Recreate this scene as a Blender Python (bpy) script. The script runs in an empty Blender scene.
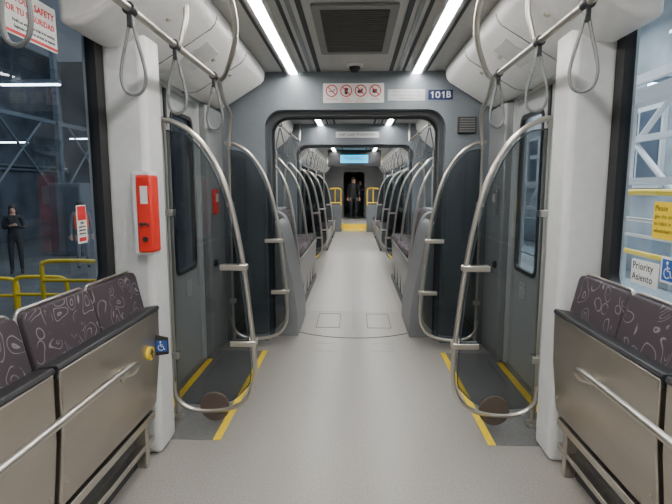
import bpy, math, random
from mathutils import Vector, Matrix
random.seed(3)
SC=bpy.context.scene
COL=SC.collection
# ---------------------------------------------------------------- materials
MATS={}
def mat(name,col,rough=0.5,metal=0.0,emis=0.0,noise=None,bump=0.0,spec=0.5,var=0.12,stretch=None):
    if name in MATS: return MATS[name]
    m=bpy.data.materials.new(name); m.use_nodes=True
    nt=m.node_tree; b=nt.nodes['Principled BSDF']
    c=(col[0],col[1],col[2],1)
    b.inputs['Base Color'].default_value=c
    b.inputs['Roughness'].default_value=rough
    b.inputs['Metallic'].default_value=metal
    b.inputs['Specular IOR Level'].default_value=spec
    if emis>0:
        b.inputs['Emission Color'].default_value=c
        b.inputs['Emission Strength'].default_value=emis
    sc=noise if noise else 18
    tc=nt.nodes.new('ShaderNodeTexCoord'); mp=nt.nodes.new('ShaderNodeMapping')
    if stretch: mp.inputs['Scale'].default_value=stretch
    nz=nt.nodes.new('ShaderNodeTexNoise'); nz.inputs['Scale'].default_value=sc; nz.inputs['Detail'].default_value=4
    nt.links.new(tc.outputs['Object'],mp.inputs['Vector']); nt.links.new(mp.outputs['Vector'],nz.inputs['Vector'])
    if emis==0:
        r=nt.nodes.new('ShaderNodeValToRGB')
        r.color_ramp.elements[0].position=0.35; r.color_ramp.elements[1].position=0.65
        v=var if noise else 0.03
        r.color_ramp.elements[0].color=(col[0]*(1-v),col[1]*(1-v),col[2]*(1-v),1)
        r.color_ramp.elements[1].color=(min(1,col[0]*(1+v)),min(1,col[1]*(1+v)),min(1,col[2]*(1+v)),1)
        nt.links.new(nz.outputs['Fac'],r.inputs['Fac']); nt.links.new(r.outputs['Color'],b.inputs['Base Color'])
    if bump>0:
        bp=nt.nodes.new('ShaderNodeBump'); bp.inputs['Strength'].default_value=bump; bp.inputs['Distance'].default_value=0.002
        nt.links.new(nz.outputs['Fac'],bp.inputs['Height']); nt.links.new(bp.outputs['Normal'],b.inputs['Normal'])
    MATS[name]=m; return m
def glass(name,tint,gl=(0.8,0.85,0.9),rough=0.02,ior=1.35):
    if name in MATS: return MATS[name]
    m=bpy.data.materials.new(name); m.use_nodes=True; nt=m.node_tree
    nt.nodes.clear()
    o=nt.nodes.new('ShaderNodeOutputMaterial'); mx=nt.nodes.new('ShaderNodeMixShader')
    t=nt.nodes.new('ShaderNodeBsdfTransparent'); g=nt.nodes.new('ShaderNodeBsdfGlossy')
    f=nt.nodes.new('ShaderNodeFresnel'); f.inputs['IOR'].default_value=ior
    ge=nt.nodes.new('ShaderNodeNewGeometry'); su=nt.nodes.new('ShaderNodeMath'); su.operation='SUBTRACT'; su.inputs[0].default_value=1.0
    mu=nt.nodes.new('ShaderNodeMath'); mu.operation='MULTIPLY'
    nt.links.new(ge.outputs['Backfacing'],su.inputs[1]); nt.links.new(su.outputs[0],mu.inputs[0]); nt.links.new(f.outputs[0],mu.inputs[1])
    t.inputs['Color'].default_value=(*tint,1); g.inputs['Roughness'].default_value=rough
    g.inputs['Color'].default_value=(*gl,1)
    nt.links.new(mu.outputs[0],mx.inputs[0]); nt.links.new(t.outputs[0],mx.inputs[1]); nt.links.new(g.outputs[0],mx.inputs[2])
    nt.links.new(mx.outputs[0],o.inputs[0]); MATS[name]=m; return m
def fabric():
    m=bpy.data.materials.new('seat_fabric'); m.use_nodes=True; nt=m.node_tree; b=nt.nodes['Principled BSDF']
    N=lambda t:nt.nodes.new(t)
    tc=N('ShaderNodeTexCoord')
    n0=N('ShaderNodeTexNoise'); n0.inputs['Scale'].default_value=8; n0.inputs['Detail'].default_value=0
    nt.links.new(tc.outputs['Object'],n0.inputs['Vector'])
    va=N('ShaderNodeVectorMath'); va.operation='SCALE'; va.inputs['Scale'].default_value=0.12
    nt.links.new(n0.outputs['Color'],va.inputs[0])
    vb=N('ShaderNodeVectorMath'); vb.operation='ADD'; nt.links.new(tc.outputs['Object'],vb.inputs[0]); nt.links.new(va.outputs[0],vb.inputs[1])
    mp=N('ShaderNodeMapping'); mp.inputs['Scale'].default_value=(0.15,1,1); nt.links.new(vb.outputs[0],mp.inputs['Vector'])
    vo=N('ShaderNodeTexVoronoi'); vo.inputs['Scale'].default_value=13; vo.inputs['Randomness'].default_value=0.7
    nt.links.new(mp.outputs['Vector'],vo.inputs['Vector'])
    r=N('ShaderNodeValToRGB'); e=r.color_ramp.elements
    e[0].position=0.19; e[0].color=(0,0,0,1); e[1].position=0.21; e[1].color=(1,1,1,1)
    for p,v in ((0.225,1),(0.245,0),(0.43,0),(0.45,1),(0.47,1),(0.49,0)):
        x=e.new(p); x.color=(v,v,v,1)
    nt.links.new(vo.outputs['Distance'],r.inputs['Fac'])
    n2=N('ShaderNodeTexNoise'); n2.inputs['Scale'].default_value=13; n2.inputs['Detail'].default_value=0.0
    nt.links.new(tc.outputs['Object'],n2.inputs['Vector'])
    r2=N('ShaderNodeValToRGB'); r2.color_ramp.elements[0].position=0.40; r2.color_ramp.elements[1].position=0.50
    nt.links.new(n2.outputs['Fac'],r2.inputs['Fac'])
    m3=N('ShaderNodeMath'); m3.operation='MULTIPLY'; nt.links.new(r.outputs['Color'],m3.inputs[0]); nt.links.new(r2.outputs['Color'],m3.inputs[1])
    mx=N('ShaderNodeMixRGB'); mx.inputs[1].default_value=(0.050,0.038,0.046,1); mx.inputs[2].default_value=(0.22,0.19,0.205,1)
    nt.links.new(m3.outputs[0],mx.inputs[0]); nt.links.new(mx.outputs[0],b.inputs['Base Color'])
    b.inputs['Roughness'].default_value=0.85
    return m
WHITE=mat('white_panel',(0.90,0.895,0.875),0.32)
PILL=mat('pillar_pale_grey',(0.80,0.80,0.79),0.32)
WALLG=mat('wall_grey',(0.62,0.64,0.65),0.4)
CEIL=mat('ceiling_grey',(0.50,0.50,0.48),0.5)
SLATE=mat('portal_slate',(0.185,0.21,0.235),0.4)
SLATED=mat('portal_inner_slate',(0.055,0.062,0.07),0.45)
SHROUD=mat('shroud_grey',(0.20,0.21,0.218),0.42)
POCKET=mat('door_pocket_grey',(0.28,0.29,0.295),0.42)
BELLOW=mat('bellows_dark',(0.045,0.048,0.052),0.7)
DOORM=mat('door_grey',(0.42,0.44,0.43),0.35)
BLACK=mat('black_rubber',(0.015,0.015,0.017),0.5)
BLACKP=mat('black_plastic',(0.03,0.03,0.033),0.4)
STEEL=mat('stainless_tube',(0.64,0.60,0.54),0.31,1.0)
STEELP=mat('brushed_stainless_panel',(0.53,0.485,0.43),0.36,1.0,noise=6,var=0.05,stretch=(1,0.3,1))
STEELB=mat('bench_base_steel',(0.40,0.40,0.39),0.4,0.7)
FLOOR=mat('floor_vinyl',(0.315,0.292,0.265),0.32,noise=100,var=0.14,bump=0.03)
FLOORD=mat('floor_vinyl_door',(0.15,0.148,0.148),0.4,noise=100,var=0.2)
YEL=mat('yellow_paint',(0.90,0.62,0.02),0.45)
STRAP=mat('strap_grey',(0.18,0.185,0.185),0.5)
RED=mat('red_paint',(0.80,0.035,0.02),0.4)
BLUE=mat('blue_sign',(0.02,0.10,0.40),0.4)
NAVY=mat('navy_plate',(0.01,0.02,0.10),0.35)
SIGNW=mat('sign_white',(0.82,0.82,0.80),0.45)
SIGNR=mat('sign_red',(0.70,0.03,0.03),0.45)
INK=mat('ink_black',(0.02,0.02,0.02),0.5)
LIGHT=mat('light_diffuser',(1.0,0.985,0.95),0.5,emis=42)
CYAN=mat('display_cyan',(0.0,0.50,0.85),0.4,emis=1.6)
GLASSW=glass('window_glass',(0.84,0.89,0.92),ior=1.45)
GLASSD=glass('smoked_glass',(0.60,0.62,0.63),ior=1.5)
GEDGE=mat('glass_edge',(0.06,0.08,0.09),0.2)
GLASSO=glass('platform_glass',(0.85,0.9,0.93))
FAB=fabric()
SKIN=mat('skin',(0.55,0.33,0.24),0.5)
# ---------------------------------------------------------------- mesh builder
def cat(pts,n=8,cyclic=False):
    P=[Vector(p) for p in pts]; N=len(P); out=[]
    rng=N if cyclic else N-1
    for i in range(rng):
        p1=P[i]; p2=P[(i+1)%N]
        p0=P[i-1] if (cyclic or i>0) else p1*2-p2
        p3=P[(i+2)%N] if (cyclic or i+2<N) else p2*2-p1
        for k in range(n):
            t=k/n
            out.append(0.5*((2*p1)+(p2-p0)*t+(2*p0-5*p1+4*p2-p3)*t*t+(3*p1-p0-3*p2+p3)*t**3))
    if not cyclic: out.append(P[-1])
    return out
class MB:
    def __init__(s): s.v=[]; s.f=[]; s.m=[]
    def add(s,vs,fs,mi=0):
        o=len(s.v); s.v+= [tuple(v) for v in vs]
        for f in fs: s.f.append([o+i for i in f]); s.m.append(mi)
        return s
    def box(s,x0,x1,y0,y1,z0,z1,mi=0):
        x0,x1=sorted((x0,x1)); y0,y1=sorted((y0,y1)); z0,z1=sorted((z0,z1))
        v=[(x,y,z) for x in (x0,x1) for y in (y0,y1) for z in (z0,z1)]
        return s.add(v,[(0,1,3,2),(4,6,7,5),(0,4,5,1),(2,3,7,6),(0,2,6,4),(1,5,7,3)],mi)
    def prism(s,poly,axis,a0,a1,mi=0):
        def q(u,w,a): return {'y':(u,a,w),'x':(a,u,w),'z':(u,w,a)}[axis]
        n=len(poly)
        v=[q(u,w,a0) for u,w in poly]+[q(u,w,a1) for u,w in poly]
        fs=[tuple(range(n)),tuple(range(2*n-1,n-1,-1))]+[(i,(i+1)%n,n+(i+1)%n,n+i) for i in range(n)]
        return s.add(v,fs,mi)
    def tube(s,pts,r,seg=10,mi=0,cyclic=False,flat=1.0):
        P=[Vector(p) for p in pts]; N=len(P)
        R=r if isinstance(r,(list,tuple)) else [r]*N
        T=[]
        for i in range(N):
            if cyclic: t=P[(i+1)%N]-P[i-1]
            else: t=P[min(i+1,N-1)]-P[max(i-1,0)]
            T.append(t.normalized() if t.length>1e-9 else Vector((0,0,1)))
        up=Vector((0,0,1)) if abs(T[0].z)<0.9 else Vector((0,1,0))
        nrm=(up-T[0]*up.dot(T[0])).normalized(); vs=[]
        for i in range(N):
            nrm=(nrm-T[i]*nrm.dot(T[i]))
            nrm=nrm.normalized() if nrm.length>1e-6 else T[i].orthogonal().normalized()
            b=T[i].cross(nrm)
            for k in range(seg):
                a=2*math.pi*k/seg
                vs.append(P[i]+(nrm*math.cos(a)*flat+b*math.sin(a))*R[i])
        fs=[]
        for i in range(N if cyclic else N-1):
            j=(i+1)%N
            for k in range(seg):
                l=(k+1)%seg
                fs.append((i*seg+k,i*seg+l,j*seg+l,j*seg+k))
        if not cyclic:
            fs.append(tuple(range(seg))[::-1]); fs.append(tuple((N-1)*seg+k for k in range(seg)))
        return s.add(vs,fs,mi)
    def cyl(s,p0,p1,r,seg=16,mi=0): return s.tube([p0,p1],r,seg,mi)
    def ball(s,c,r,mi=0,sc=(1,1,1),nu=14,nv=9):
        vs=[];fs=[]
        for j in range(nv+1):
            th=math.pi*j/nv
            for i in range(nu):
                ph=2*math.pi*i/nu
                vs.append((c[0]+r*sc[0]*math.sin(th)*math.cos(ph),c[1]+r*sc[1]*math.sin(th)*math.sin(ph),c[2]+r*sc[2]*math.cos(th)))
        for j in range(nv):
            for i in range(nu):
                k=(i+1)%nu
                fs.append((j*nu+i,j*nu+k,(j+1)*nu+k,(j+1)*nu+i))
        return s.add(vs,fs,mi)
    def build(s,name,mats,parent=None,bevel=0,loc=(0,0,0),label=None,cat_=None,group=None,struct=False,seg=2,matrix=None,ang=35):
        me=bpy.data.meshes.new(name); me.from_pydata(s.v,[],s.f)
        mats=mats if isinstance(mats,(list,tuple)) else [mats]
        for m in mats: me.materials.append(m)
        me.polygons.foreach_set('material_index',s.m)
        import bmesh
        bm=bmesh.new(); bm.from_mesh(me)
        bmesh.ops.remove_doubles(bm,verts=bm.verts,dist=1e-6)
        bmesh.ops.recalc_face_normals(bm,faces=bm.faces); bm.to_mesh(me); bm.free()
        me.polygons.foreach_set('use_smooth',[True]*len(me.polygons))
        me.set_sharp_from_angle(angle=math.radians(ang))
        ob=bpy.data.objects.new(name,me); COL.objects.link(ob)
        if parent: ob.parent=parent
        if matrix: ob.matrix_world=matrix
        else: ob.location=loc
        if bevel>0:
            md=ob.modifiers.new('bevel','BEVEL'); md.width=bevel; md.segments=seg; md.limit_method='ANGLE'; md.angle_limit=math.radians(40)
        tag(ob,label,cat_,group,struct)
        return ob
def tag(ob,label=None,cat_=None,group=None,struct=False):
    if label: ob['label']=label
    if cat_: ob['category']=cat_
    if group: ob['group']=group
    if struct: ob['kind']='structure'
def empty(name,loc,label,cat_,group=None,matrix=None):
    e=bpy.data.objects.new(name,None); e.empty_display_size=0.05; COL.objects.link(e)
    if matrix: e.matrix_world=matrix
    else: e.location=loc
    tag(e,label,cat_,group); return e
def rrect(x0,x1,z0,z1,r,n=5):
    o=[]
    for cx,cz,a in ((x1-r,z1-r,0),(x0+r,z1-r,90),(x0+r,z0+r,180),(x1-r,z0+r,270)):
        for k in range(n+1):
            t=math.radians(a+90*k/n); o.append((cx+r*math.cos(t),cz+r*math.sin(t)))
    return o
def ring(mb,outer,inner,axis,a0,a1,mi=0):
    def q(u,w,a): return {'y':(u,a,w),'x':(a,u,w),'z':(u,w,a)}[axis]
    n=len(outer)
    v=[q(u,w,a) for a in (a0,a1) for P in (outer,inner) for u,w in P]
    fs=[]
    for i in range(n):
        j=(i+1)%n
        fs+=[(i,j,n+j,n+i),(2*n+i,3*n+i,3*n+j,2*n+j),(i,2*n+i,2*n+j,j),(n+i,n+j,3*n+j,3*n+i)]
    mb.add(v,fs,mi)
def frame(side,pos):
    u,v,n={'L':((0,1,0),(0,0,1),(1,0,0)),'R':((0,-1,0),(0,0,1),(-1,0,0)),'F':((1,0,0),(0,0,1),(0,-1,0))}[side]
    return Matrix(((u[0],v[0],n[0],pos[0]),(u[1],v[1],n[1],pos[1]),(u[2],v[2],n[2],pos[2]),(0,0,0,1)))
def text(body,size,x,y,z,m,parent,align='CENTER',rot=0,sx=1.0,bold=0.0):
    cu=bpy.data.curves.new('lettering','FONT'); cu.body=body; cu.size=size; cu.align_x=align; cu.align_y='CENTER'; cu.extrude=0.0006
    cu.offset=bold*size; cu.resolution_u=3
    if bold: cu.space_character=1.08
    t=bpy.data.objects.new('t',cu); COL.objects.link(t)
    dg=bpy.context.evaluated_depsgraph_get(); me=bpy.data.meshes.new_from_object(t.evaluated_get(dg))
    bpy.data.objects.remove(t)
    me.materials.clear(); me.materials.append(m)
    o=bpy.data.objects.new('lettering',me); COL.objects.link(o); o.parent=parent; o.location=(x,y,z); o.rotation_euler=(0,0,rot); o.scale=(sx,1,1)
    return o
def plate(name,side,pos,w,h,m,label,cat_='sign',group=None,r=0.006,t=0.003):
    mb=MB(); mb.prism(rrect(-w/2,w/2,-h/2,h/2,r),'z',0,t)
    return mb.build(name,m,matrix=frame(side,pos),label=label,cat_=cat_,group=group)
def band(parent,x0,x1,y0,y1,m,name='printed_band',z=0.004):
    return MB().box(x0,x1,y0,y1,0.002,z).build(name,m,parent=parent)
def wheelchair(parent,cx,cy,h,m,z=0.0055):
    k=h/1.0; mb=MB()
    P=lambda a,b:(cx+a*k,cy+b*k,z)
    mb.prism([(cx-0.08*k+0.09*k*math.cos(i*math.pi/6),cy+0.4*k+0.09*k*math.sin(i*math.pi/6)) for i in range(12)],'z',z-0.001,z+0.0015)
    mb.tube([P(-0.08,0.28),P(-0.05,-0.02),P(0.18,-0.04),P(0.28,-0.34),P(0.36,-0.32)],0.05*k,6,flat=0.1)
    mb.tube([P(-0.06,0.14),P(0.16,0.12)],0.04*k,6,flat=0.1)
    mb.tube([P(-0.05+0.27*math.cos(a),-0.16+0.27*math.sin(a)) for a in [math.radians(110+i*15) for i in range(15)]],0.04*k,6,flat=0.1)
    return mb.build('wheelchair_symbol',m,parent=parent)
H=2.56; W=1.3; HT=H-0.003; YE=27.0
# ---------------------------------------------------------------- shell
MB().box(-1.4,1.4,-3,YE,-0.08,0).build('floor',FLOOR,struct=True,label='warm mid grey speckled vinyl floor of the rail car')
MB().box(-1.4,1.4,-3,YE,H,H+0.06).build('ceiling',CEIL,struct=True,label='light grey flat ceiling of the rail car')
MB().box(-1.4,1.4,-3.08,-3,0,H).build('wall_back',WHITE,struct=True,label='plain white end wall')
wins=[(-1.6,0.3,0.95,2.42),(0.55,2.54,0.95,2.42),(5.75,8.1,1.0,2.1),(11.6,13.8,0.95,2.1),(14.1,16.6,0.95,2.1),(17.2,20.5,0.95,2.1)]
doors=[(2.82,4.14,0,2.2),(9.75,11.1,0,2.2)]
nw=nd=0; tn=0
def trim(mb,m,label,bevel=0.0,seg=2):
    global tn; tn+=1
    return mb.build('trim_%d'%tn,m,struct=True,label=label,bevel=bevel,seg=seg)
for s,side in ((-1,'left'),(1,'right')):
    ops=sorted(wins+doors); mb=MB(); y=-3
    for a,b,z0,z1 in ops:
        mb.box(s*W,s*(W+0.08),y,a,0,HT)
        if z0>0: mb.box(s*W,s*(W+0.08),a,b,0,z0)
        mb.box(s*W,s*(W+0.08),a,b,z1,HT); y=b
    mb.box(s*W,s*(W+0.08),y,YE,0,HT)
    mb.build('wall_'+side,WALLG,struct=True,label='grey interior side wall with window and door openings')
    for a,b,z0,z1 in wins:
        nw+=1; mb=MB()
        ring(mb,rrect(a-0.03,b+0.03,z0-0.03,z1+0.03,0.06),rrect(a+0.05,b-0.05,z0+0.05,z1-0.05,0.08),'x',s*(W-0.012),s*(W+0.04))
        w=mb.build('window_%d'%nw,BLACK,struct=True,label='large window in a black rubber frame')
        MB().box(s*(W+0.015),s*(W+0.025),a+0.04,b-0.04,z0+0.04,z1-0.04).build('glass',GLASSW,parent=w)
    for a,b,z0,z1 in doors:
        mid=(a+b)/2
        for y0,y1 in ((a,mid-0.006),(mid+0.006,b)):
            nd+=1; mb=MB()
            ring(mb,rrect(y0,y1,0.01,z1,0.005),rrect(y0+0.10,y1-0.10,0.85,2.05,0.06),'x',s*(W+0.03),s*(W+0.075))
            d=mb.build('door_%d'%nd,DOORM,struct=True,bevel=0.006,label='grey sliding door leaf with tall window')
            m2=MB(); ring(m2,rrect(y0+0.085,y1-0.085,0.835,2.065,0.07),rrect(y0+0.115,y1-0.115,0.865,2.035,0.05),'x',s*(W+0.02),s*(W+0.05))
            m2.build('window_seal',BLACK,parent=d)
            MB().box(s*(W+0.045),s*(W+0.052),y0+0.1,y1-0.1,0.85,2.05).build('glass',GLASSW,parent=d)
            p=plate('door_notice','L' if s<0 else 'R',(s*(W+0.03)-s*0.003,(y0+y1)/2+0.02,0.70),0.13,0.13,DOORM,'small square white-outlined notice on door leaf',group='notices on the door leaves')
            mm=MB(); ring(mm,rrect(-0.06,0.06,-0.06,0.06,0.01),rrect(-0.052,0.052,-0.052,0.052,0.008),'z',0.002,0.004)
            mm.tube([(0.035*math.cos(i*math.pi/8),0.035*math.sin(i*math.pi/8),0.004) for i in range(16)],0.005,6,cyclic=True,flat=.2)
            mm.tube([(-0.025,0.025,0.004),(0.025,-0.025,0.004)],0.005,6,flat=.2)
            mm.build('printed_symbol',SIGNW,parent=p)
        trim(MB().box(s*(W+0.02),s*(W+0.035),mid-0.02,mid+0.02,0.02,z1-0.01),BLACK,'black rubber seal between the door leaves')
PY=2.57
for s in (-1,1):
    mb=MB(); mb.box(s*1.31,s*1.08,PY,2.80,0,HT); trim(mb,PILL,'pale grey vertical pillar beside the doorway',0.035,4)
    mb=MB(); mb.box(s*1.31,s*1.235,4.16,4.655,0,2.2); trim(mb,POCKET,'grey door pocket panel beside the doorway',0.02,3)
    mb=MB(); mb.box(s*1.3,s*1.275,0.5,2.56,2.455,HT); trim(mb,WHITE,'white band above the window')
    mb=MB(); mb.box(s*1.3,s*1.22,9.2,9.7,0,2.2); trim(mb,POCKET,'grey door pocket panel',0.02)
    mb=MB(); mb.box(s*1.3,s*1.22,11.15,11.5,0,2.2); trim(mb,POCKET,'grey door pocket panel',0.02)
    for a,b in ((2.74,4.36),(9.6,11.2)):
        trim(MB().box(s*0.84,s*1.30,a,b,0,0.003),FLOORD,'darker grey vinyl flooring at the doorway')
        trim(MB().box(s*0.795,s*0.84,a,b,0,0.005),YEL,'yellow marking strip on the floor')
        trim(MB().box(s*1.235,s*1.285,a+0.3,b-0.24,0,0.006),YEL,'yellow threshold strip at the doorway')
        trim(MB().box(s*1.295,s*1.34,a+0.1,b-0.24,0,0.012),STEELP,'stainless door threshold')
def upoly(hw,top,r,ow=1.3,ot=HT,n=7):
    P=[(-ow,0),(-ow,ot),(ow,ot),(ow,0),(hw,0)]
    for k in range(n+1):
        t=math.radians(90*k/n); P.append((hw-r+r*math.cos(t),top-r+r*math.sin(t)))
    for k in range(n+1):
        t=math.radians(90+90*k/n); P.append((-hw+r+r*math.cos(t),top-r+r*math.sin(t)))
    P.append((-hw,0)); return P
Y2=8.35
for Y,dw in ((4.66,0.0),(Y2,0.14)):
    trim(MB().prism(upoly(0.84+dw,2.22,0.17),'y',Y,Y+0.10),SLATE,'slate grey gangway portal with rounded corners')
    trim(MB().prism(upoly(0.80+dw,2.18,0.16),'y',Y+0.10,Y+0.16),SLATED,'dark inner gangway frame')
    mb=MB()
    for k in range(7):
        y=Y+0.16+k*0.075
        mb.prism(upoly((0.84 if k%2 else 0.88)+dw,2.21 if k%2 else 2.25,0.16),'y',y,y+0.075)
    trim(mb,BELLOW,'dark folded gangway bellows')
    trim(MB().prism(upoly(0.94+dw,2.24,0.17),'y',Y+0.685,Y+0.80),SLATE,'slate grey gangway portal with rounded corners')
trim(MB().tube([(0.95*math.cos(t),4.66+1.08+0.95*math.sin(t),0.001) for t in [math.radians(222+96*i/40) for i in range(41)]],0.010,6,flat=0.25),BLACK,'dark curved turntable seam in the floor')
for x in (-0.28,0.28):
    mb=MB(); ring(mb,rrect(x-0.13,x+0.13,5.15,5.75,0.01),rrect(x-0.124,x+0.124,5.162,5.738,0.006),'z',0,0.0015); trim(mb,BELLOW,'thin rectangular hatch outline in the floor')
    mb=MB(); ring(mb,rrect(x-0.10,x+0.10,4.38,4.62,0.01),rrect(x-0.095,x+0.095,4.388,4.612,0.006),'z',0,0.0015); trim(mb,POCKET,'thin rectangular hatch outline in the floor')
trim(MB().box(-0.0025,0.0025,5.05,8.2,0,0.0012),SHROUD,'thin seam in the floor')
trim(MB().box(-0.55,0.55,5.85,11.5,0,0.001),mat('pale_floor_strip',(0.38,0.355,0.325),0.35,noise=60,var=0.12),'lighter vinyl strip along the aisle')  # aisle floor strip in a lighter tone than the floor around it
CABG=mat('cab_bulkhead_grey',(0.12,0.125,0.13),0.5)
trim(MB().prism(upoly(0.46,2.2,0.08),'y',22.0,22.1),CABG,'dark grey cab bulkhead with doorway')
MB().box(-1.3,1.3,YE-0.1,YE,0,H).build('wall_front',CABG,struct=True,label='grey wall at the far end of the cab')
trim(MB().box(-1.29,1.29,18.2,YE-0.11,0,0.17),FLOOR,'raised floor step before the cab')
trim(MB().box(-0.62,0.62,18.17,18.32,0.0,0.175),YEL,'yellow step edge before the cab')
trim(MB().box(-0.38,0.38,17.2,18.16,0,0.008),YEL,'yellow floor marking at the cab entrance')
# ceiling details
for s in (-1,1):
    for a,b in ((-2.9,4.64),(5.50,Y2-0.02),(Y2+0.9,20.5)):
        for i,(x0,x1) in enumerate(((0.31,0.345),(0.375,0.405),(0.43,0.455))):
            trim(MB().box(s*x0,s*x1,a,b,H-0.006,HT),BELLOW if i!=1 else SHROUD,'long dark slot in the ceiling')
        hs=MB(); hs.box(s*0.505,s*0.52,a,b,H-0.035,HT); hs.box(s*0.592,s*0.61,a,b,H-0.035,HT); hs.box(s*0.52,s*0.592,a,b,H-0.012,HT)
        c=hs.build('ceiling_light',WHITE,label='long linear ceiling light with glowing white diffuser',cat_='ceiling light',group='linear ceiling lights')
        MB().prism(rrect(*sorted((s*0.522,s*0.590)),H-0.032,H-0.012,0.006,3),'y',a+0.01,b-0.01).build('light_diffuser',LIGHT,parent=c)
        trim(MB().box(s*0.64,s*0.66,a,b,H-0.006,HT),BELLOW,'long dark slot in the ceiling')
VG=mat('vent_grey',(0.20,0.20,0.19),0.5); VD=mat('vent_dark',(0.08,0.078,0.073),0.6)
g=empty('air_grille',(0,3.5,H),'dark grey square air vent with slats in the ceiling','air vent')
mb=MB(); ring(mb,rrect(-0.26,0.26,-0.52,0.52,0.02),rrect(-0.21,0.21,-0.46,0.46,0.02),'z',-0.02,-0.003); mb.build('vent_frame',VG,parent=g)
mb=MB(); mb.box(-0.21,0.21,-0.46,0.46,-0.007,-0.003)
for i in range(26):
    y=-0.45+i*0.036; mb.box(-0.21,0.21,y,y+0.014,-0.015,-0.007)
mb.build('vent_slats',VD,parent=g)
for (y,l) in ((1.2,0.8),(6.5,0.8)):
    mb=MB(); mb.box(-0.24,0.24,y,y+l,H-0.015,HT)
    for i in range(18): mb.box(-0.2,0.2,y+0.05+i*0.04,y+0.07+i*0.04,H-0.02,H-0.015)
    mb.build('air_grille',VD,label='dark slatted air vent in the ceiling',cat_='air vent',bevel=0.002)
cov=[(0.80,HT),(0.805,2.49),(0.815,2.455),(0.84,2.425),(1.15,2.235),(1.19,2.216),(1.23,2.21),(1.295,2.21),(1.295,HT)]
for s in (-1,1):
    for a,b in ((2.2,4.55),(9.5,11.3)):
        c=MB(); c.prism([(s*x,z) for x,z in cov],'y',a,b)
        o=c.build('door_mechanism_cover',WHITE,label='white boxy overhead cover above the doorway',cat_='overhead panel',group='overhead covers',bevel=0.03,seg=4)
        for yy in (a+0.78,a+1.56):
            mb=MB(); mb.prism([(s*(x-0.002),z-0.002) for x,z in cov[1:8]]+[(s*x,z+0.01) for x,z in cov[1:8]][::-1],'y',yy,yy+0.005)
            mb.build('panel_seam',BELLOW,parent=o)
        for yy in (a+0.4,a+1.2,a+1.65): MB().cyl((s*0.955,yy,2.36),(s*0.947,yy,2.347),0.014,12).build('lock',STEEL,parent=o)
        for yy in (a+0.9,): MB().prism([(s*0.90,2.386),(s*1.08,2.276),(s*1.078,2.272),(s*0.898,2.382)],'y',yy,yy+0.26).build('warning_label',mat('label_pale',(0.72,0.73,0.73),0.5),parent=o)
    for a,b in ((5.5,Y2-0.05),(11.5,21.9)):
        c=MB(); c.prism([(s*1.0,HT),(s*1.02,2.45),(s*1.12,2.29),(s*1.28,2.15),(s*1.296,HT)],'y',a,b)
        c.build('cove_fairing',WHITE,label='white curved overhead side fairing below the ceiling',cat_='overhead panel',group='overhead side fairings')
# ---------------------------------------------------------------- windscreens with loops
LP=[(1.16,1.90),(1.08,1.89),(0.97,1.83),(0.865,1.71),(0.775,1.52),(0.715,1.28),(0.67,1.0),(0.64,0.72),(0.62,0.48),(0.62,0.31),(0.66,0.19),(0.75,0.12),(0.90,0.09),(1.04,0.105),(1.12,0.17),(1.14,0.28)]
DISC=mat('disc_bronze',(0.13,0.10,0.085),0.4,0.4)
def windscreen(s,Y,label,glassy=True,disc=False):
    bx=1.1*s; r=empty('windscreen',(bx,Y,0),label,'partition','windscreens with curved handrails')
    q=lambda x,z,y=0:(s*x-bx,y,z)
    pts=cat([q(x,z) for x,z in LP],6)
    MB().tube(pts,0.016,12).build('handrail',STEEL,parent=r)
    mb=MB(); mb.tube(cat([q(1.14,0.05,0.05),q(1.14,0.9,0.05),q(1.14,1.7,0.05),q(1.14,1.86,0.03),q(1.16,1.91,0)],5),0.016,12)
    mb.cyl(q(1.14,0.0,0.05),q(1.14,0.03,0.05),0.04)
    mb.build('pole',STEEL,parent=r)
    if glassy:
        G=[(1.12,1.84)]+[(x+0.03,z-0.015) for x,z in LP[2:10]]+[(0.69,0.23),(0.77,0.16),(0.9,0.13),(1.12,0.14)]
        cp=cat([q(x,z) for x,z in G],4); g2=[(p.x,p.z) for p in cp]
        gp=MB().prism(g2,'y',0.004,0.014).build('glass_panel',GLASSD,parent=r,label='smoked glass panel with curved edge')
        MB().tube([(p.x,0.009,p.z) for p in cp],0.0045,6).build('glass_edge',GEDGE,parent=gp)
    for (x,z) in ((0.685,1.02),(0.635,0.54)):
        for yo in (-0.024,0.024):
            mb=MB(); mb.box(*sorted((s*(x-0.035)-bx,s*(x+0.13)-bx)),yo-0.006,yo+0.006,z-0.018,z+0.018)
            mb.build('clamp',STEEL,parent=r,bevel=0.005)
    if disc:
        mb=MB(); mb.cyl(q(0.88,0.12,-0.006),q(0.88,0.12,0.024),0.095,28); mb.build('base_disc',DISC,parent=r,bevel=0.004)
    for z in (0.45,1.35):
        mb=MB(); mb.box(*sorted((s*1.10-bx,s*1.16-bx)),-0.012,0.06,z-0.02,z+0.02); mb.build('clamp',STEEL,parent=r,bevel=0.004)
    return r
for s in (-1,1):
    windscreen(s,2.94,'smoked glass windscreen with curved steel handrail at doorway pillar',disc=True)
    windscreen(s,4.46,'smoked glass windscreen with curved steel handrail before gangway portal')
    for Y in (9.5,11.3,14.4):
        windscreen(s,Y,'smoked glass windscreen with curved steel handrail')
    for Y in (5.75,6.95,8.2):
        r=empty('handrail_arch',(1.1*s,Y,0.6),'curved steel handrail rising between seats','handrail','curved handrails at seats')
        MB().tube(cat([(s*0.08,0,0.3),(s*0.03,0,1.25),(-s*0.14,0,1.2),(-s*0.3,0,0.95),(-s*0.38,0,0.6),(-s*0.43,0,0.20),(-s*0.46,0,0.0)],6),0.0165,10).build('rail',STEEL,parent=r)
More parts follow.
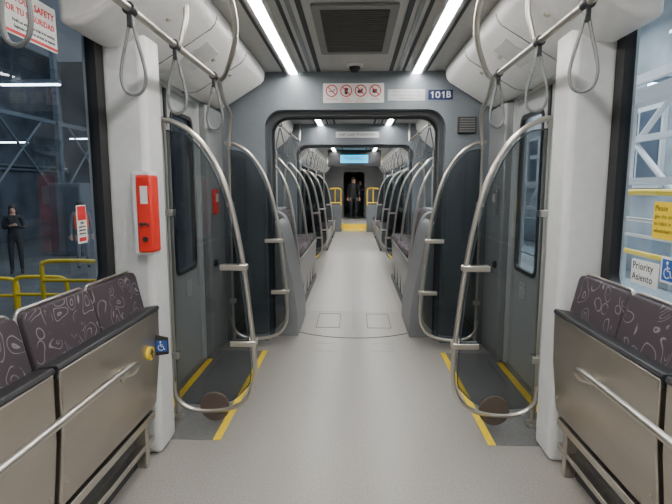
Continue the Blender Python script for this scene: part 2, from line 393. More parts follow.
# ---------------------------------------------------------------- overhead rails and straps
RZ=2.21
for s in (-1,1):
    r=empty('overhead_rail',(s*0.9,1.9,H),'stainless overhead rail along the aisle','handrail','overhead rails')
    bx=s*0.9; dz=RZ-H
    mb=MB(); mb.tube([(0,-3.6,dz),(0,-1,dz),(0,0.5,dz),(0,1.45,dz)],0.0165,12); mb.build('rail',STEEL,parent=r)
    mb=MB(); mb.tube(cat([(-s*0.24,0.70,-0.003),(-s*0.24,0.90,-0.12),(-s*0.19,1.1,-0.22),(-s*0.07,1.35,dz+0.02),(0.0,1.45,dz)],6),0.0165,12)
    mb.cyl((-s*0.24,0.70,-0.015),(-s*0.24,0.70,-0.003),0.04); mb.build('bracket',STEEL,parent=r)
    mb=MB(); mb.tube(cat([(0.0,1.45,dz),(s*0.03,1.6,dz-0.03),(s*0.10,1.95,dz-0.05),(s*0.16,2.35,dz-0.08),(s*0.20,2.50,dz-0.16),(s*0.22,2.52,dz-0.34)],6),0.0165,12); mb.build('rail',STEEL,parent=r)
    for y in (-0.45,0.7):
        mb=MB(); mb.tube([(-s*0.05,y,-0.003),(-s*0.04,y,-0.2),(0,y,dz)],0.013,10); mb.cyl((-s*0.05,y,-0.015),(-s*0.05,y,-0.003),0.035); mb.build('hanger',STEEL,parent=r)
    L=[(0.006,-0.05),(0.022,-0.12),(0.042,-0.20),(0.050,-0.265),(0.036,-0.315),(0,-0.332),(-0.036,-0.315),(-0.050,-0.265),(-0.042,-0.20),(-0.022,-0.12),(-0.006,-0.05)]
    for Y in (1.34,2.04,2.54,3.22):
        r=empty('hanging_strap',(bx,Y,RZ),'grey loop hand strap hanging from overhead rail','hand strap','hanging hand straps')
        mb=MB(); mb.cyl((0,-0.022,0),(0,0.022,0),0.026,14); mb.box(-0.011,0.011,-0.015,0.015,-0.07,0); mb.build('strap_clip',BLACKP,parent=r,bevel=0.004)
        tw=random.uniform(-0.5,0.5)
        MB().tube(cat([(a*math.cos(tw),a*math.sin(tw),b) for a,b in L],5,True),0.0072,8,cyclic=True).build('strap_loop',STRAP,parent=r)
    for Y0,Y1 in ((5.55,Y2-0.1),(Y2+1.0,16.5)):
        r=empty('overhead_rail',(bx,Y0,H),'stainless overhead rail along the aisle','handrail','overhead rails')
        mb=MB(); mb.tube([(0,0,-0.003),(0,0.02,-0.26),(0,0.08,-0.30),(0,Y1-Y0-0.08,-0.30),(0,Y1-Y0,-0.003)],0.0165,10); mb.build('rail',STEEL,parent=r)
        y=Y0+0.5
        while y<Y1-0.3:
            r2=empty('hanging_strap',(bx,y,H-0.30),'grey loop hand strap hanging from overhead rail','hand strap','hanging hand straps')
            mb=MB(); mb.cyl((0,-0.02,0),(0,0.02,0),0.026,12); mb.build('strap_clip',STRAP,parent=r2)
            mb=MB(); mb.tube(cat([(a,0,b) for a,b in L],3,True),0.008,6,cyclic=True); mb.build('strap_loop',STRAP,parent=r2)
            y+=0.9
# ---------------------------------------------------------------- folding seats
def fbench(s,Y0,Y1,label):
    bx=s*1.2; r=empty('folding_bench',(bx,Y0,0),label,'seat','folding benches along the windows'); n=2; w=(Y1-Y0)/n
    X=lambda x:s*x-bx
    for i in range(n):
        a=i*w+0.004; b=(i+1)*w-0.004
        mb=MB(); P=rrect(a,b,0.72,1.055,0.03,5)
        fx=lambda z:1.10+0.075*((z-0.72)/0.35)
        n_=len(P); v=[(X(fx(z)),y,z) for y,z in P]+[(X(fx(z)+0.04),y,z) for y,z in P]
        Q=rrect(a+0.04,b-0.04,0.76,1.015,0.03,5)
        v+=[(X(fx(z)-0.006),y,z) for y,z in Q]
        fs=[tuple(range(n_,2*n_)),tuple(range(2*n_,3*n_))]
        for k in range(n_):
            j=(k+1)%n_; fs+=[(k,j,n_+j,n_+k),(k,j,2*n_+j,2*n_+k)]
        mb.add(v,fs); mb.build('backrest',FAB,parent=r,bevel=0.006,seg=3,label='dark plum fabric backrest with pale curls',ang=60)
        mb=MB(); mb.tube([(X(fx(z)+0.03),y,z) for y,z in rrect(a-0.001,b+0.001,0.71,1.062,0.035,5)],0.007,8,cyclic=True); mb.build('backrest_frame',STEEL,parent=r)
    L=Y1-Y0
    mb=MB(); mb.prism([(X(1.052),0.850),(X(1.046),0.858),(X(1.055),0.874),(X(1.13),0.862),(X(1.13),0.82),(X(1.06),0.82)],'y',0.0,L); mb.build('seat_rim',BLACKP,parent=r,bevel=0.004)
    mb=MB(); mb.prism([(X(1.048),0.852),(X(1.055),0.60),(X(1.085),0.33),(X(1.10),0.30),(X(1.14),0.30),(X(1.12),0.843)],'y',0.008,L-0.008)
    mb.build('seat_panel',STEELP,parent=r,bevel=0.008,seg=3,label='brushed stainless underside of folded seat')
    for y in (0.04,L-0.04):
        for z in (0.40,0.78):
            xx=1.05+(0.835-z)*0.06; MB().cyl((X(xx+0.01),y,z),(X(xx-0.003),y,z),0.007,8).build('bolt',STEEL,parent=r)
    mb=MB(); mb.box(X(1.16),X(1.29),0.02,L-0.02,0.0,0.30,0); mb.box(X(1.145),X(1.2),0.02,L-0.02,0.29,0.86,0)
    mb.build('seat_base',BLACKP,parent=r,bevel=0.006)
    mb=MB(); mb.box(X(1.10),X(1.17),0.0,L,0.235,0.275); mb.box(X(1.11),X(1.17),0.0,L,0.10,0.13)
    for y in (0.1,L-0.1): mb.box(X(1.105),X(1.165),y-0.02,y+0.02,0.0,0.25)
    mb.build('support_frame',STEEL,parent=r,bevel=0.004)
    return r
for s in (-1,1):
    fbench(s,1.64,2.55,'double folding seat with stainless underside and patterned backrests beside pillar')
    fbench(s,0.71,1.62,'double folding seat with stainless underside and patterned backrests below window')
    r=empty('grab_rail',(s*1.0,1.64,0.7),'curved stainless grab rail running along folded seat undersides','handrail','grab rails on the folding seats')
    X=lambda x:s*(x-1.0)
    mb=MB(); mb.tube(cat([(X(1.055),0.47,-0.05),(X(1.01),0.478,-0.035),(X(0.978),0.455,0.005),(X(0.965),0.38,0.030),(X(0.96),0.25,0.036),(X(0.96),-0.3,0.036),(X(0.97),-0.72,0.03),(X(1.0),-0.78,0.01),(X(1.05),-0.79,-0.02)],6),0.0155,12); mb.build('rail',STEEL,parent=r)
    MB().cyl((X(1.062),0.468,-0.052),(X(1.046),0.468,-0.052),0.026,16).build('mounting_flange',STEEL,parent=r)
r=empty('seat_end_marker',(-1.022,2.49,0.665),'small black panel with blue wheelchair symbol on folded seat end','sign')
MB().prism([(-0.035,-0.055),(0.035,-0.045),(0.035,0.045),(-0.035,0.06)],'y',0,0.012).build('panel',BLACKP,parent=r,bevel=0.002)
f=MB().box(-0.030,0.030,-0.030,0.030,0,0.003).build('symbol_plate',BLUE,parent=r)
f.matrix_local=frame('F',(0.0,0.0,0.0)); wheelchair(f,0,0,0.054,SIGNW,z=0.004)
r=empty('seat_release_button',(-1.050,2.40,0.655),'round yellow button with black arrow on folded seat','button')
k=MB(); k.prism([(0.034*math.cos(i*math.pi/10),0.034*math.sin(i*math.pi/10)) for i in range(20)],'x',-0.006,0.012); k.build('disc',YEL,parent=r)
k=MB(); k.tube([(0.012,0.0,-0.022),(0.012,0,0.022)],0.006,6); k.tube([(0.012,-0.015,0.0),(0.012,0.0,0.022),(0.012,0.015,0.0)],0.005,6); k.build('arrow_symbol',INK,parent=r)
# ---------------------------------------------------------------- bogie area benches
def tseat(s,Y,zb):
    r=empty('passenger_seat',(s*0.95,Y,zb),'plum patterned longitudinal seat with grey shell','seat','longitudinal seats')
    X=lambda x:s*(x-0.95)
    MB().prism([(X(0.64),0.0),(X(0.62),0.05),(X(0.65),0.095),(X(1.0),0.07),(X(1.04),0.0)],'y',0.015,0.465).build('seat_cushion',FAB,parent=r,bevel=0.015,seg=3)
    MB().prism([(X(0.93),0.06),(X(1.02),0.46),(X(1.05),0.51),(X(1.12),0.51),(X(1.12),0.0),(X(1.04),0.0)],'y',0.015,0.465).build('backrest',FAB,parent=r,bevel=0.02,seg=3)
    MB().prism([(X(1.10),0.0),(X(1.12),0.53),(X(1.28),0.53),(X(1.28),0.0)],'y',0.0,0.478).build('seat_shell',SHROUD,parent=r,bevel=0.01)
    return r
for s in (-1,1):
    for (a,b,zb,n) in ((5.74,8.14,0.66,5),(11.7,14.1,0.45,5),(14.7,16.6,0.45,4)):
        mb=MB(); mb.prism([(s*0.66,0),(s*0.63,zb-0.03),(s*0.66,zb-0.001),(s*1.28,zb-0.001),(s*1.28,0)],'y',a-0.04,b+0.03)
        o=mb.build('bench_base',[STEELB],label='stainless panelled box supporting a row of seats',cat_='seat base',group='seat bases',bevel=0.01)
        for i in range(1,n):
            MB().box(s*0.65-0.006,s*0.65+0.006,a+i*0.48-0.004,a+i*0.48+0.004,0.02,zb-0.04).build('panel_seam',BELLOW,parent=o)
        mb=MB(); mb.box(s*0.63,s*0.66,a-0.03,b+0.02,0,0.07); mb.build('kick_strip',BLACKP,parent=o)
        for i in range(n): tseat(s,a+i*0.48,zb)
    r=empty('seat_end_shroud',(s*0.9,4.9,0),'grey moulded curved end shroud beside the gangway','partition','grey end shrouds')
    X=lambda x:s*(x-0.9)
    P=cat([(X(0.93),0,1.24),(X(0.86),0,1.235),(X(0.79),0,1.19),(X(0.735),0,1.07),(X(0.68),0,0.84),(X(0.62),0,0.52),(X(0.575),0,0.24),(X(0.565),0,0.0)],5)
    MB().prism([(p.x,p.z) for p in P]+[(X(0.93),0)],'y',0.57,0.77).build('rear_shell',SHROUD,parent=r,bevel=0.05,seg=6)
    P=cat([(X(0.795),0,1.17),(X(0.75),0,1.12),(X(0.70),0,0.98),(X(0.655),0,0.74),(X(0.60),0,0.45),(X(0.57),0,0.22),(X(0.565),0,0.0)],5)
    MB().prism([(p.x,p.z) for p in P]+[(X(0.795),0)],'y',-0.06,0.575).build('inner_shell',SHROUD,parent=r,bevel=0.06,seg=6)
# ---------------------------------------------------------------- signs
p=plate('prohibition_sign','F',(-0.01,4.657,2.365),0.56,0.175,SIGNW,'white sign with four red prohibition symbols on portal header')
for i in range(4):
    cx=-0.2+i*0.133; mb=MB(); mb.tube([(cx+0.05*math.cos(t),0.02+0.05*math.sin(t),0.005) for t in [math.pi*k/12 for k in range(24)]],0.0055,6,cyclic=True,flat=.2)
    mb.tube([(cx-0.034,0.054,0.0055),(cx+0.034,-0.014,0.0055)],0.005,6,flat=.2); mb.build('prohibition_symbol',SIGNR,parent=p)
    mb=MB()
    if i==0: mb.tube([(cx-0.025,0.014,0.004),(cx+0.012,0.016,0.004),(cx+0.03,0.035,0.004)],0.004,5,flat=.2)
    elif i==1: mb.prism([(cx-0.018,0.045),(cx+0.018,0.045),(cx+0.012,-0.012),(cx-0.012,-0.012)],'z',0.003,0.0042)
    elif i==2: mb.prism([(cx-0.028,0.0),(cx-0.028,0.025),(cx+0.0,0.03),(cx+0.018,0.045),(cx+0.018,0.0)],'z',0.003,0.0042)
    else: mb.box(cx-0.025,cx+0.015,0.0,0.035,0.003,0.0042)
    mb.build('pictogram',INK,parent=p)
for i,tx in enumerate(('No smoking','No food','No feet','No music')): text(tx,0.02,-0.2+i*0.133,-0.052,0.003,SIGNR,p)
text('PROHIBITED  /  PROHIBIDO',0.018,0,-0.074,0.003,SIGNR,p)
p=plate('instruction_label','F',(0.475,4.657,2.345),0.34,0.10,mat('label_grey',(0.5,0.52,0.53),0.4),'pale label with small text on portal header')
for i,tx in enumerate(('Please hold on while the train is moving','Por favor sujetese mientras el tren se mueve','Keep this area clear')): text(tx,0.015,0,0.028-i*0.028,0.003,INK,p)
p=plate('car_number_plate','F',(0.785,4.657,2.345),0.225,0.088,NAVY,'navy blue plate reading 101B on portal header')
for cx in (-0.070,0.030):
    MB().prism([(cx+0.004,-0.029),(cx+0.004,0.029),(cx-0.004,0.029),(cx-0.018,0.017),(cx-0.018,0.008),(cx-0.007,0.015),(cx-0.007,-0.029)],'z',0.003,0.0042).build('lettering',SIGNW,parent=p)
mb=MB(); ring(mb,rrect(-0.046,-0.004,-0.029,0.029,0.02),rrect(-0.035,-0.015,-0.019,0.019,0.0099),'z',0.003,0.0042); mb.build('lettering',SIGNW,parent=p)
text('B',0.08,0.072,0,0.003,SIGNW,p,bold=0.025)
p=plate('gangway_notice','F',(0.05,Y2-0.002,2.38),0.72,0.10,SIGNW,'white notice on the further portal header'); text('KEEP CLEAR OF GANGWAY',0.048,0,0,0.003,INK,p)
r=empty('wall_speaker',(1.03,4.657,2.07),'small black slatted speaker mounted on the gangway portal','speaker')
MB().box(-0.085,0.085,-0.035,-0.001,-0.075,0.075).build('housing',BLACKP,parent=r,bevel=0.008)
mb=MB()
for i in range(6): mb.box(-0.07,0.07,-0.04,-0.034,-0.06+i*0.022,-0.05+i*0.022)
mb.build('slats',VG,parent=r)
p=plate('yellow_caution_label','F',(0.745,5.342,2.02),0.09,0.09,mat('orange_yellow',(0.95,0.42,0.02),0.45),'small orange-yellow caution label inside the gangway')
MB().prism([(-0.03,-0.025),(0.03,-0.025),(0,0.03)],'z',0.003,0.004).build('triangle_symbol',INK,parent=p)
p.location.x=0.90; p.location.y=5.343
r=empty('dome_camera',(0,4.4,H),'small black dome security camera on ceiling','security camera')
MB().cyl((0,0,-0.025),(0,0,-0.003),0.07,24).build('base',WHITE,parent=r,bevel=0.004); mb=MB(); mb.ball((0,0,-0.025),0.05,0,(1,1,0.9),18,12); mb.build('dome',BLACK,parent=r)
r=empty('destination_display',(0,14.0,H),'overhead destination display with glowing cyan panel','display')
MB().box(-0.75,0.75,0,0.12,-0.46,-0.003).build('housing',BLACKP,parent=r,bevel=0.01)
MB().box(-0.39,0.39,-0.004,0.0,-0.36,-0.14).build('screen',CYAN,parent=r)
e=empty('t',(0,0,0),None,None); e.name='text_mount'; e.parent=r; e.matrix_local=frame('F',(0,-0.005,-0.25)); text('TRAINING',0.13,0,0,0.001,NAVY,e)
p=plate('safety_sticker','L',(-W+0.012,1.93,2.165),0.48,0.18,SIGNW,'white sticker with red safety lettering on window glass',cat_='sticker')
text('FOR YOUR SAFETY',0.037,0.225,0.048,0.004,SIGNR,p,'RIGHT',bold=0.02); text('POR TU SEGURIDAD',0.032,0.225,0.004,0.004,SIGNR,p,'RIGHT',bold=0.02)
text('Hold on while the train is in motion.',0.018,0.225,-0.034,0.004,INK,p,'RIGHT'); text('Sujetese mientras el tren se mueve.',0.018,0.225,-0.056,0.004,INK,p,'RIGHT')
band(p,-0.24,0.24,-0.085,-0.073,SIGNR)
p=plate('warning_sticker','L',(-W+0.012,2.27,1.33),0.08,0.18,SIGNW,'small white and red vertical sticker on window glass',cat_='sticker')
band(p,-0.035,0.035,0.02,0.085,SIGNR); band(p,-0.03,0.03,-0.08,-0.062,SIGNR)
for i in range(4): text('EXIT' if i==0 else 'push here',0.014,0,0.005-i*0.016,0.004,INK,p)
p=plate('caution_sticker','R',(W-0.012,2.03,1.365),0.25,0.155,YEL,'yellow sticker with black text on window glass',cat_='sticker')
text('Please',0.034,-0.115,0.05,0.003,INK,p,'LEFT'); text('give this area',0.025,-0.115,0.016,0.003,INK,p,'LEFT'); text('to riders in',0.025,-0.115,-0.014,0.003,INK,p,'LEFT'); text('wheelchairs',0.025,-0.115,-0.044,0.003,INK,p,'LEFT')
p=plate('wheelchair_sticker','R',(W-0.012,1.965,1.165),0.22,0.11,SIGNW,'white sticker with blue wheelchair symbol on window glass',cat_='sticker')
b=band(p,-0.10,-0.012,-0.044,0.044,BLUE); wheelchair(b,-0.058,0.0,0.075,SIGNW,z=0.006); text('Area',0.036,0.005,0.0,0.003,INK,p,'LEFT')
p=plate('priority_sticker','R',(W-0.012,2.19,1.125),0.20,0.11,SIGNW,'white priority seating sticker with black text on window glass',cat_='sticker')
text('Priority',0.046,-0.09,0.026,0.003,INK,p,'LEFT',bold=0.01); text('Asiento',0.046,-0.09,-0.024,0.003,INK,p,'LEFT',bold=0.01)
r=empty('emergency_box',(-1.085,PY,1.37),'white box with red emergency cover mounted on the pillar','emergency equipment')
MB().box(-0.05,0.055,-0.10,-0.001,-0.215,0.215).build('housing',PILL,parent=r,bevel=0.012,seg=3)
MB().box(-0.020,0.064,-0.115,-0.02,-0.20,0.195).build('red_cover',RED,parent=r,bevel=0.012,seg=3)
MB().box(0.004,0.042,-0.119,-0.113,0.05,0.14).build('label_plate',SIGNW,parent=r,bevel=0.001)
MB().cyl((0.022,-0.123,-0.13),(0.022,-0.11,-0.13),0.014,14).build('lock',BLACKP,parent=r)
mb=MB(); mb.tube([(0.004,-0.117,-0.06),(0.004,-0.133,-0.05),(0.04,-0.133,-0.05),(0.04,-0.117,-0.06)],0.006,8); mb.build('handle',BLACKP,parent=r)
for s in (-1,1):
    r=empty('door_release',(s*1.235,4.30,1.38),'small emergency door release on grey panel','door release','door release boxes')
    MB().box(-s*0.03,0,-0.06,0.06,-0.11,0.11).build('cover',RED if s<0 else SHROUD,parent=r,bevel=0.008)
    MB().box(-s*0.034,-s*0.028,-0.035,0.035,0.0,0.07).build('label_plate',SIGNW,parent=r)
    mb=MB(); mb.cyl((s*1.235,4.26,0.84),(s*1.215,4.26,0.84),0.032,20); mb.cyl((s*1.215,4.26,0.84),(s*1.205,4.26,0.84),0.02,16)
    mb.build('door_button',BLACK,label='round black button on grey door pocket panel',cat_='button',group='door buttons',bevel=0.002)
for s in (-1,1):
    r=empty('yellow_handrail',(s*0.45,16.9,0),'yellow painted rail above low grey partition near the cab','handrail','yellow handrails')
    mb=MB(); mb.tube(cat([(0,0,0.9),(0,0,1.2),(0,0,1.42),(s*0.06,0,1.48),(s*0.2,0,1.49),(s*0.38,0,1.47)],5),0.026,10); mb.tube([(0,0,1.0),(s*0.38,0,1.0)],0.022,10); mb.tube([(s*0.2,0,1.0),(s*0.2,0,1.49)],0.02,8); mb.build('rail',YEL,parent=r)
    MB().box(-s*0.02,s*0.8,-0.03,0.03,0,0.92).build('partition_panel',SHROUD,parent=r,bevel=0.01)
# ---------------------------------------------------------------- people
def person(label,loc,rot,h,top,bottom,hair,pose,vest=False,hairlen='long'):
    r=empty('person',loc,label,'person'); r.rotation_euler=(0,0,rot); k=h/1.70; r.scale=(k,k,k)
    V=[];E=[];R=[]
    def add(p,rad,par=None):
        V.append(p);R.append(rad)
        if par is not None: E.append((par,len(V)-1))
        return len(V)-1
    pel=add((0,0,0.95),(0.145,0.105)); wa=add((0,0,1.10),(0.125,0.095),pel); ch=add((0,0.0,1.28),(0.145,0.105),wa)
    nb=add((0,0.01,1.41),(0.085,0.07),ch); ne=add((0,0.0,1.475),(0.05,0.05),nb); he=add((0,-0.015,1.56),(0.072,0.085),ne); ht=add((0,-0.01,1.655),(0.062,0.075),he)
    hands=[]
    for s in (-1,1):
        sh=add((s*0.165,0.01,1.385),(0.06,0.06),nb)
        el,wr=pose[s]
        e=add(el,(0.043,0.043),sh); w=add(wr,(0.028,0.028),e)
        d=(Vector(wr)-Vector(el)).normalized(); hd=Vector(wr)+d*0.07; hn=add(tuple(hd),(0.034,0.02),w); hands.append((Vector(wr),hd,d,s))
        hp=add((s*0.09,0,0.88),(0.088,0.088),pel); kn=add((s*0.10,-0.01,0.50),(0.06,0.06),hp); an=add((s*0.105,0.02,0.10),(0.042,0.042),kn); add((s*0.115,-0.12,0.045),(0.042,0.034),an)
    me=bpy.data.meshes.new('sk'); me.from_pydata(V,E,[]); o=bpy.data.objects.new('sk',me); COL.objects.link(o)
    md=o.modifiers.new('s','SKIN'); md.use_smooth_shade=True
    for i,x in enumerate(R): me.skin_vertices[0].data[i].radius=x
    me.skin_vertices[0].data[0].use_root=True
    o.modifiers.new('u','SUBSURF').levels=2
    dg=bpy.context.evaluated_depsgraph_get(); dg.update(); m2=bpy.data.meshes.new_from_object(o.evaluated_get(dg))
    bpy.data.objects.remove(o)
    mb=MB(); mb.v=[tuple(v.co) for v in m2.vertices]
    for p in m2.polygons:
        c=p.center; mi=0
        if c.z>1.455: mi=2
        elif c.z<0.09: mi=3
        elif c.z<0.93 and abs(c.x)<0.19: mi=1
        for wr,hd,d,s in hands:
            if (c-wr).dot(d)>0.0 and (c-hd).length<0.12: mi=2
        mb.f.append(list(p.vertices)); mb.m.append(mi)
    for wr,hd,d,s in hands:
        side=d.cross(Vector((0,0,1)) if abs(d.z)<0.8 else Vector((0,-1,0))).normalized(); dn=side.cross(d)
        for j in range(4):
            base=hd+side*(j-1.5)*0.017; ln=(0.065,0.075,0.07,0.055)[j]
            mb.tube([base,base+d*ln*0.5,base+d*ln*0.85-dn*0.012,base+d*ln-dn*0.03],[0.009,0.0085,0.008,0.006],8,2)
        tb=hd-d*0.03-side*s*0.03; mb.tube([tb,tb+d*0.02-side*s*0.018,tb+d*0.045-side*s*0.022],[0.011,0.010,0.008],8,2)
    mb.build('body',[top,bottom,SKIN,BLACK],parent=r,ang=80)
    for s in (-1,1): MB().ball((s*0.028,-0.088,1.585),0.010,0,(1.2,0.6,0.8),10,6).build('eye',INK,parent=r)
    f=MB(); f.prism([(-0.012,1.545),(0.012,1.545),(0.004,1.585),(-0.004,1.585)],'y',-0.108,-0.07); f.build('nose',SKIN,parent=r,bevel=0.004)
    f=MB(); f.ball((0,-0.088,1.52),0.02,0,(1,0.35,0.3),10,6); f.build('mouth',SIGNR,parent=r)
    for s in (-1,1): MB().ball((s*0.078,-0.005,1.57),0.022,0,(0.4,0.7,1.2),8,6).build('ear',SKIN,parent=r)
    f=MB(); f.ball((0,0.018,1.62),0.092,0,(0.98,1.03,1.0),18,12)
    if hairlen=='long':
        f.ball((0,0.055,1.50),0.085,0,(0.95,0.6,1.7),16,10)
        for s in (-1,1): f.ball((s*0.072,0.0,1.50),0.03,0,(0.8,1.2,3.6),10,8)
    f.build('hair',hair,parent=r)
    if vest:
        f=MB(); ringz=[(1.0,0.155,0.115),(1.2,0.168,0.125),(1.37,0.16,0.12),(1.425,0.10,0.09)]
        for i in range(20):
            a0=2*math.pi*i/20; a1=2*math.pi*(i+1)/20
            for j in range(3):
                z0,rx0,ry0=ringz[j]; z1,rx1,ry1=ringz[j+1]
                f.add([(rx0*math.cos(a0),ry0*math.sin(a0),z0),(rx0*math.cos(a1),ry0*math.sin(a1),z0),(rx1*math.cos(a1),ry1*math.sin(a1),z1),(rx1*math.cos(a0),ry1*math.sin(a0),z1)],[(0,1,2,3)])
        f.build('vest',mat('orange_vest',(0.95,0.16,0.03),0.6),parent=r)
    return r
HAIR=mat('dark_hair',(0.02,0.014,0.012),0.6); BLKC=mat('black_cloth',(0.018,0.019,0.023),0.8); GRYC=mat('grey_cloth',(0.12,0.13,0.16),0.8)
ph={-1:((-0.215,0.02,1.12),(-0.06,-0.20,1.20)),1:((0.215,0.02,1.12),(0.07,-0.20,1.22))}
dn={-1:((-0.225,0.03,1.12),(-0.235,-0.02,0.87)),1:((0.225,0.03,1.12),(0.235,-0.02,0.87))}
GZ=-0.55
w=person('woman in black suit looking down at phone in her hands',(-8.05,11.3,GZ),0.5,1.66,BLKC,BLKC,HAIR,ph)
o=MB().box(-0.035,0.035,-0.33,-0.32,1.22,1.35).build('phone',BLACKP,bevel=0.004,label='black mobile phone held in hands',cat_='phone',loc=(-8.05,11.3,GZ)); o.rotation_euler=(0,0,0.5)
person('person in orange safety vest standing near yellow barrier',(-6.93,12.2,GZ),0.6,1.72,GRYC,GRYC,HAIR,dn,vest=True,hairlen='short')
person('person in black coat standing in the cab doorway',(-0.02,21.5,0.17),0.1,1.8,BLKC,BLKC,HAIR,dn,hairlen='short')
person('person in dark clothing standing inside the cab',(0.28,22.9,0.17),0.4,1.72,BLKC,BLKC,HAIR,ph,hairlen='long')
# ---------------------------------------------------------------- exterior
HALLD=mat('hall_dark_blue',(0.055,0.07,0.092),0.7,noise=1.2,var=0.35)
HALLG=mat('hall_ground',(0.09,0.095,0.10),0.4,noise=3,var=0.2)
HALLW=mat('hall_pale_grey',(0.36,0.40,0.44),0.6,noise=0.8,var=0.3)
MB().box(-16,16,-8,34,GZ-0.1,GZ).build('floor_outside',HALLG,struct=True,label='dark concrete workshop floor outside')
MB().box(-13.1,-13,-8,30,GZ,7).build('wall_outside_left',HALLD,struct=True,label='dark blue workshop wall')
MB().box(-13,-1.6,22,22.1,GZ,7).build('wall_outside_end',HALLD,struct=True,label='dark blue workshop end wall')
MB().box(7,7.1,-8,30,GZ,7).build('wall_outside_right',HALLW,struct=True,label='pale blue grey building wall outside')
MB().box(1.6,7,24,24.1,GZ,7).build('wall_outside_right_end',HALLW,struct=True,label='pale blue grey end wall outside')
BW=mat('building_window',(0.06,0.09,0.13),0.15)
for i in range(8):
    y=4+i*2.5; mb=MB(); mb.box(6.9,6.999,y,y+1.9,1.5,3.4); w=mb.build('building_window',mat('window_trim_white',(0.7,0.72,0.73),0.5),label='white framed window in the building wall',cat_='window',group='building windows')
    for q0,q1 in ((0.08,0.9),(1.0,1.82)): MB().box(6.88,6.9,y+q0,y+q1,1.6,3.3).build('pane',BW,parent=w)
STW=mat('white_steelwork',(0.75,0.76,0.77),0.5); STG=mat('grey_steelwork',(0.085,0.105,0.13),0.6)
for i,y in enumerate((4.2,7.5,11,15)):
    mb=MB(); mb.box(4.9,5.1,y,y+0.2,GZ,6); mb.box(4.95,5.05,y,y+3.2,3.3,3.45); mb.box(4.95,5.05,y,y+3.2,2.3,2.4)
    mb.tube([(5.0,y+0.1,1.2),(5.0,y+3.0,3.3)],0.05,8); mb.tube([(5.0,y+3.0,1.2),(5.0,y+0.2,3.3)],0.05,8); mb.build('steel_column',STW,label='white steel column with diagonal brace',cat_='column',group='white steel columns')
for i,y in enumerate((9.5,13,16.5,20)):
    mb=MB(); mb.box(-10.08,-9.92,y,y+0.16,GZ,6); mb.box(-10.05,-9.95,y,y+(3.4 if i<3 else 1.8),3.6,3.72)
    if i<3: mb.tube([(-10,y+0.1,1.2),(-10,y+2.8,3.7)],0.035,8); mb.tube([(-10,y+3.3,1.2),(-10,y+0.6,3.7)],0.035,8)
    mb.build('steel_column',STG,label='grey steel column with crossed braces',cat_='column',group='grey steel columns')
MB().box(2.2,4.6,2,22,GZ,0.0).build('platform',mat('platform_concrete',(0.55,0.56,0.56),0.7,noise=6),label='raised pale concrete platform outside the windows',cat_='platform',bevel=0.02)
for i in range(7):
    y=2.2+i*2.4; r=empty('platform_railing',(3.6,y,0),'steel railing with glass infill on the platform','railing','platform railings')
    mb=MB(); mb.tube([(0,0,0),(0,0,1.1),(0,2.3,1.1),(0,2.3,0)],0.03,8); mb.tube([(0,0,0.15),(0,2.3,0.15)],0.02,8); mb.tube([(0,0,0.9),(0,2.3,0.9)],0.02,8); mb.build('rail',STEEL,parent=r)
    MB().box(-0.005,0.005,0.05,2.25,0.17,0.88).build('glass_infill',GLASSO,parent=r)
mb=MB(); mb.tube(cat([(3.3,5.0,0),(3.3,5.0,1.35),(3.3,5.05,1.42),(3.3,5.2,1.45),(3.3,6.0,1.45),(3.3,6.15,1.42),(3.3,6.2,1.35),(3.3,6.2,0)],5),0.035,10); mb.tube([(3.3,5.0,0.75),(3.3,6.2,0.75)],0.03,8)
mb.build('platform_gate',YEL,label='yellow tubular gate frame on the platform',cat_='gate')
mb=MB(); mb.box(4.2,4.5,3.0,14,2.75,2.95); mb.box(4.2,4.5,3.0,14,1.55,1.65)
for y in (3.2,5.6,8,10.4,12.8): mb.box(4.3,4.4,y,y+0.1,0.0,2.8)
mb.build('platform_canopy_frame',STW,label='white steel frame standing on the platform',cat_='steel frame')
for i,(x,y,zt,wd_) in enumerate(((-4.75,7.2,0.40,0.95),(-5.7,7.9,0.02,0.9),(-6.7,8.1,-0.05,0.9))):
    mb=MB(); mb.tube(cat([(x,y,GZ),(x,y,zt-0.13),(x+0.05,y,zt-0.03),(x+0.2,y,zt),(x+wd_-0.2,y,zt),(x+wd_-0.05,y,zt-0.03),(x+wd_,y,zt-0.13),(x+wd_,y,GZ)],5),0.033,10); mb.tube([(x,y,zt-0.3),(x+wd_,y,zt-0.3)],0.028,8)
    mb.build('safety_barrier',YEL,label='yellow tubular safety barrier on workshop floor',cat_='barrier',group='yellow safety barriers')
for z in (2.2,2.35): MB().tube([(-12.9,2,z),(-12.9,21.9,z)],0.05,8).build('wall_pipe',STG,label='long grey pipe along the workshop wall',cat_='pipe',group='workshop wall pipes')
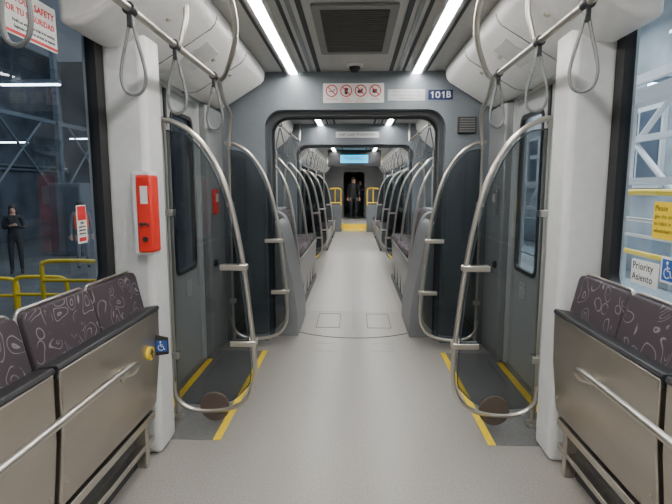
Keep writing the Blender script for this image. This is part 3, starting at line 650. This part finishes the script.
r=empty('workshop_cabinet',(-8.7,14.8,GZ),'tall grey workshop cabinet','cabinet')
MB().box(-0.5,0.5,-0.3,0.3,0,2.2).build('body',STG,parent=r,bevel=0.02)
for q0,q1 in ((-0.47,-0.01),(0.01,0.47)): MB().box(q0,q1,-0.33,-0.301,0.1,2.1).build('door',HALLD,parent=r,bevel=0.005)
LAMPH=mat('hall_lamp',(0.85,0.93,1.0),0.5,emis=12)
for i,(x,y,z) in enumerate(((-11.5,16.0,3.0),(-10.2,19,3.4),(-8.5,13,4.2),(-6,8,5.0),(-9,5,5.0),(5.9,9.0,3.3),(5.8,12.5,4.0))):
    r=empty('hall_lamp',(x,y,z),'long white fluorescent lamp in the workshop','lamp','workshop lamps')
    MB().box(-0.8,0.8,-0.08,0.08,0,0.1).build('housing',STG,parent=r); MB().box(-0.78,0.78,-0.07,0.07,-0.03,0.0).build('tube_light',LAMPH,parent=r)
def area(name,loc,rot,sx,sy,p,col):
    l=bpy.data.lights.new(name,'AREA'); l.shape='RECTANGLE'; l.size=sx; l.size_y=sy; l.energy=p; l.color=col
    o=bpy.data.objects.new(name,l); COL.objects.link(o); o.location=loc; o.rotation_euler=rot; return o
area('hall_fill_right',(4.4,10,6.5),(0,math.radians(25),0),4,20,2400,(0.95,0.98,1.0))  # unseen area light added to brighten the building wall on the right
area('hall_fill_left',(-7.5,11,6.8),(0,0,0),6,14,460,(0.84,0.91,1.0))  # added area light overhead, lifts the dim workshop on the left
wd=bpy.data.worlds.new('w'); SC.world=wd; wd.use_nodes=True
wd.node_tree.nodes['Background'].inputs[0].default_value=(0.6,0.68,0.8,1); wd.node_tree.nodes['Background'].inputs[1].default_value=0.2
# ---------------------------------------------------------------- camera
cam=bpy.data.cameras.new('camera'); co=bpy.data.objects.new('camera',cam); COL.objects.link(co)
co.location=(0,0,1.5); co.rotation_euler=(math.radians(90-7.44),0,math.radians(2.1)); cam.sensor_width=36; cam.lens=490/672*36; cam.clip_start=0.02
SC.camera=co
